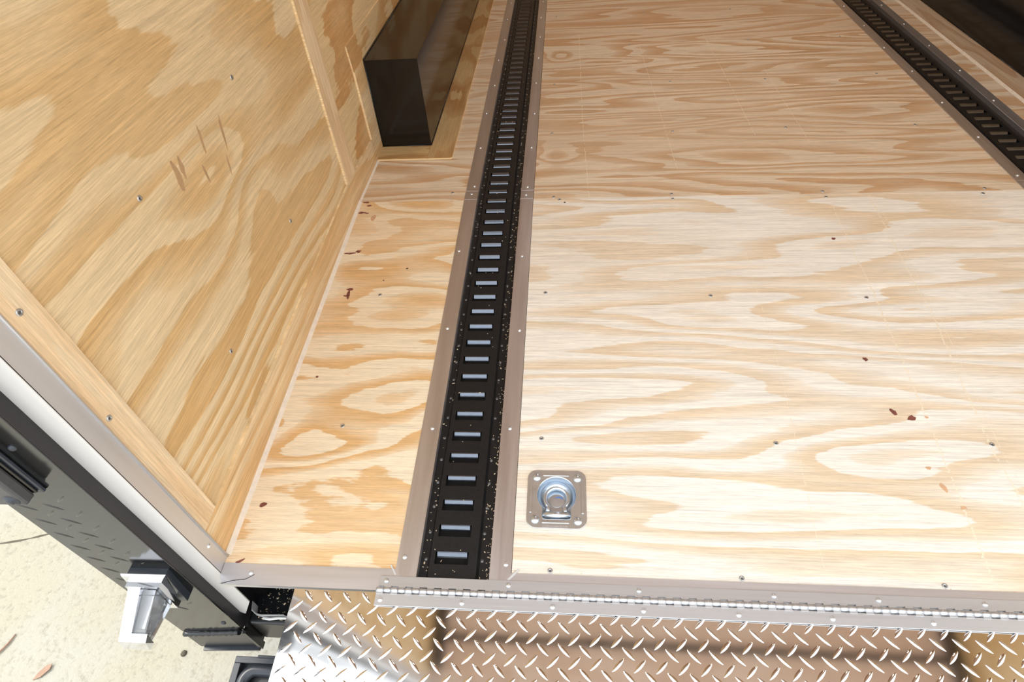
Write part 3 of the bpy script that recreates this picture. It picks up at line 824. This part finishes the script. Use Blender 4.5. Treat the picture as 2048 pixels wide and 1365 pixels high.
def at(u, v, y):           # u: 0 left..1 right, v: 0 bottom..1 top
    t = (y - ya_) / (yb_ - ya_)
    xa, xb = A0 + (A1 - A0) * t, B0 + (B1 - B0) * t; zb, za = top0 + (top1 - top0) * t, bot0 + (bot1 - bot0) * t
    return (xa + (xb - xa) * u - .013 * (1 - v), y, za + (zb - za) * v)
def bar(u0, u1, v0, v1, y0, y1):
    m = MB(); loft(m, [[at(u0, v0, y0), at(u1, v0, y0), at(u1, v1, y0), at(u0, v1, y0)], [at(u0, v0, y1), at(u1, v0, y1), at(u1, v1, y1), at(u0, v1, y1)]]); return m
bar(0, .42, .82, 1, ya_, yb_).build('top_bar', M['chrome'], lm)
bar(0, .42, 0, .18, ya_, yb_).build('bottom_bar', M['chrome'], lm)
bar(0, .12, .18, .82, ya_, yb_).build('side_wall', M['chrome'], lm)
bar(0, 1, 0, 1, yb_, yb_ - .012).build('end_cap', M['chrome'], lm)
bar(.16, .92, .06, .94, ya_ - .001, yb_ + .0005).build('lens', M['glass'], lm)
bar(.30, .80, .35, .65, ya_ - .002, yb_ + .012).build('lamp_insert', M['alu'], lm)

# ---- black bracket higher up on the post
bk = tag(empty('post_bracket', (-.12, -1.131, .27)), 'black bolted bracket block at the left edge of the picture on the post', 'bracket')
bm_ = Frame(bk, Matrix.Translation(Vector((.12, 1.131, -.27))))
MB().box(-.150, -.0935, -1.1375, -1.1313, .266, .56, .0015).build('base_plate', M['rubber'], bm_)
MB().box(-.140, -.0975, -1.1420, -1.1375, .272, .56, .0015).build('pad', M['black_bead'], bm_)
MB().box(-.188, -.1000, -1.1600, -1.1420, .270, .56, .004, 2).build('block', M['grey_block'], bm_)
m = MB(); m.lathe([(0, .004), (.005, .0038), (.0055, .0020), (.0105, .0015), (.0110, 0)], seg=20); me = m.mesh('washer_bolt', M['rubber'])
inst('washer_bolt', me, bm_, (-.114, -1.1600, .284), (math.pi / 2, 0, 0))
inst('bolt', dome_screw(.0055, .004, 'small_bolt', 'rubber'), bm_, (-.072, -1.1312, .368), (math.pi / 2, 0, 0))

# ---- ramp door folded down behind the trailer
RA = math.radians(7.6)
rd = empty('ramp_door', (0, -1.180, -.300), (RA, 0, 0)); tag(rd, 'black framed ramp door folded down below the tread plate flap', 'ramp door')
RL = 2.02
xa, xb = -.0370, WID + .037
m = MB()
m.box(xa, xb, -RL, -.012, -.045, -.016); m.build('panel', M['black_sat'], rd)
MB().box(xa + .06, xb - .06, -RL + .02, -.16, -.016, -.004).build('bounce_board', M['floor_a'], rd)  # unseen pale board, added to bounce light up to the ceiling
m = MB(); m.box(xa, xb, -.012, 0, -.045, 0, .001); m.box(xa, xa + .014, -RL, -.012, -.045, 0, .001); m.box(xb - .014, xb, -RL, -.012, -.045, 0, .001); m.build('frame', M['rubber'], rd)
MB().box(xa + .046, .6, -.002, .003, -.03, .003, .001).build('hinge_plate', M['rubber'], rd)
path = [(2.3, -.0225, -.004)]
rc = .024
cxr, cyr = xa + .026 + rc, -.0225 - rc
for i in range(13):
    a = math.radians(90 + 90 * i / 12); path.append((cxr + rc * math.cos(a), cyr + rc * math.sin(a), -.004))
path.append((xa + .026, -1.2, -.004))
m = MB(); m.tube(path, .0115, 14); m.build('bulb_seal', M['rubber'], rd)

# ---- loose bits on the concrete
m = MB(); m.tube([(-.815, -1.150, ZG + .003), (-.800, -1.128, ZG + .004), (-.790, -1.108, ZG + .004), (-.786, -1.085, ZG + .003)], [.0015, .0025, .0025, .0015], 6)
tag(m.build('twig', M['leaf']), 'short curved brown twig on the concrete at bottom left', 'twig')
m = MB(); m.prism([(-.672, -1.185), (-.655, -1.178), (-.640, -1.160), (-.642, -1.148), (-.655, -1.152), (-.668, -1.168)], lambda u, v, t: (u, v, ZG + .002 + t + (u + .66) * .15), 0, .0015)
tag(m.build('dry_leaf', M['leaf']), 'small dry brown leaf on the concrete at the bottom edge', 'leaf')
m = MB(); m.lathe([(0, .006), (.005, .005), (.008, .002), (.007, 0)], (-.3186, -1.1088, ZG), 7)
tag(m.build('pebble', M['crack']), 'tiny grey pebble on the concrete below the post end', 'pebble')

# ---- sawdust in the tracks and on the sill
sm = MB(); rr = random.Random(11)
def chip(p, s):
    b = bmesh.new(); bmesh.ops.create_cube(b, size=1)
    sm.merge(b, 0, Matrix.Translation(Vector(p)) @ Matrix.Rotation(rr.random() * 6.28, 4, 'Z') @ Matrix.Rotation(rr.random(), 4, 'X') @ Matrix.Diagonal((s * (.5 + rr.random()), s * (.4 + .5 * rr.random()), s * .45, 1)))
for i in range(420):
    near_ = rr.random() < .72
    s = -1.12 * rr.random() ** 1.5 - .0 if near_ else 1.2 * rr.random() ** 1.5
    if near_: s = -1.12 + 1.1 * (rr.random() ** 1.7)
    side = rr.random()
    if side < .60: x, h = .4865 - .017 * rr.random() ** 2, HF + .0005
    elif side < .78: x, h = .3625 + .013 * rr.random(), HF + .0005
    elif side < .9: x, h = .387 + .060 * rr.random(), HF + .0005
    else: x, h = .380 + .083 * rr.random(), HC + .0004
    p = Vector((x, s, h)); 
    if s < 0: p = RXAL @ p
    chip(p, .0014 + .0016 * rr.random() ** 2)
tag(sm.build('sawdust', M['saw']), 'pale sawdust and wood chips scattered along the left slotted track', 'sawdust', kind='stuff')
sm = MB()
for i in range(170):
    chip((-.02 + .18 * rr.random(), -1.045 - .068 * rr.random(), -.2966), .0012 + .0022 * rr.random() ** 3)
for i in range(120):
    p = RXAL @ Vector((rr.random() * 1.6, -1.115 + .03 * rr.random(), .0008)); chip(p, .0010 + .0012 * rr.random())
tag(sm.build('sawdust', M['saw']), 'pale sawdust specks on the black sill and rear floor edge', 'sawdust', kind='stuff')
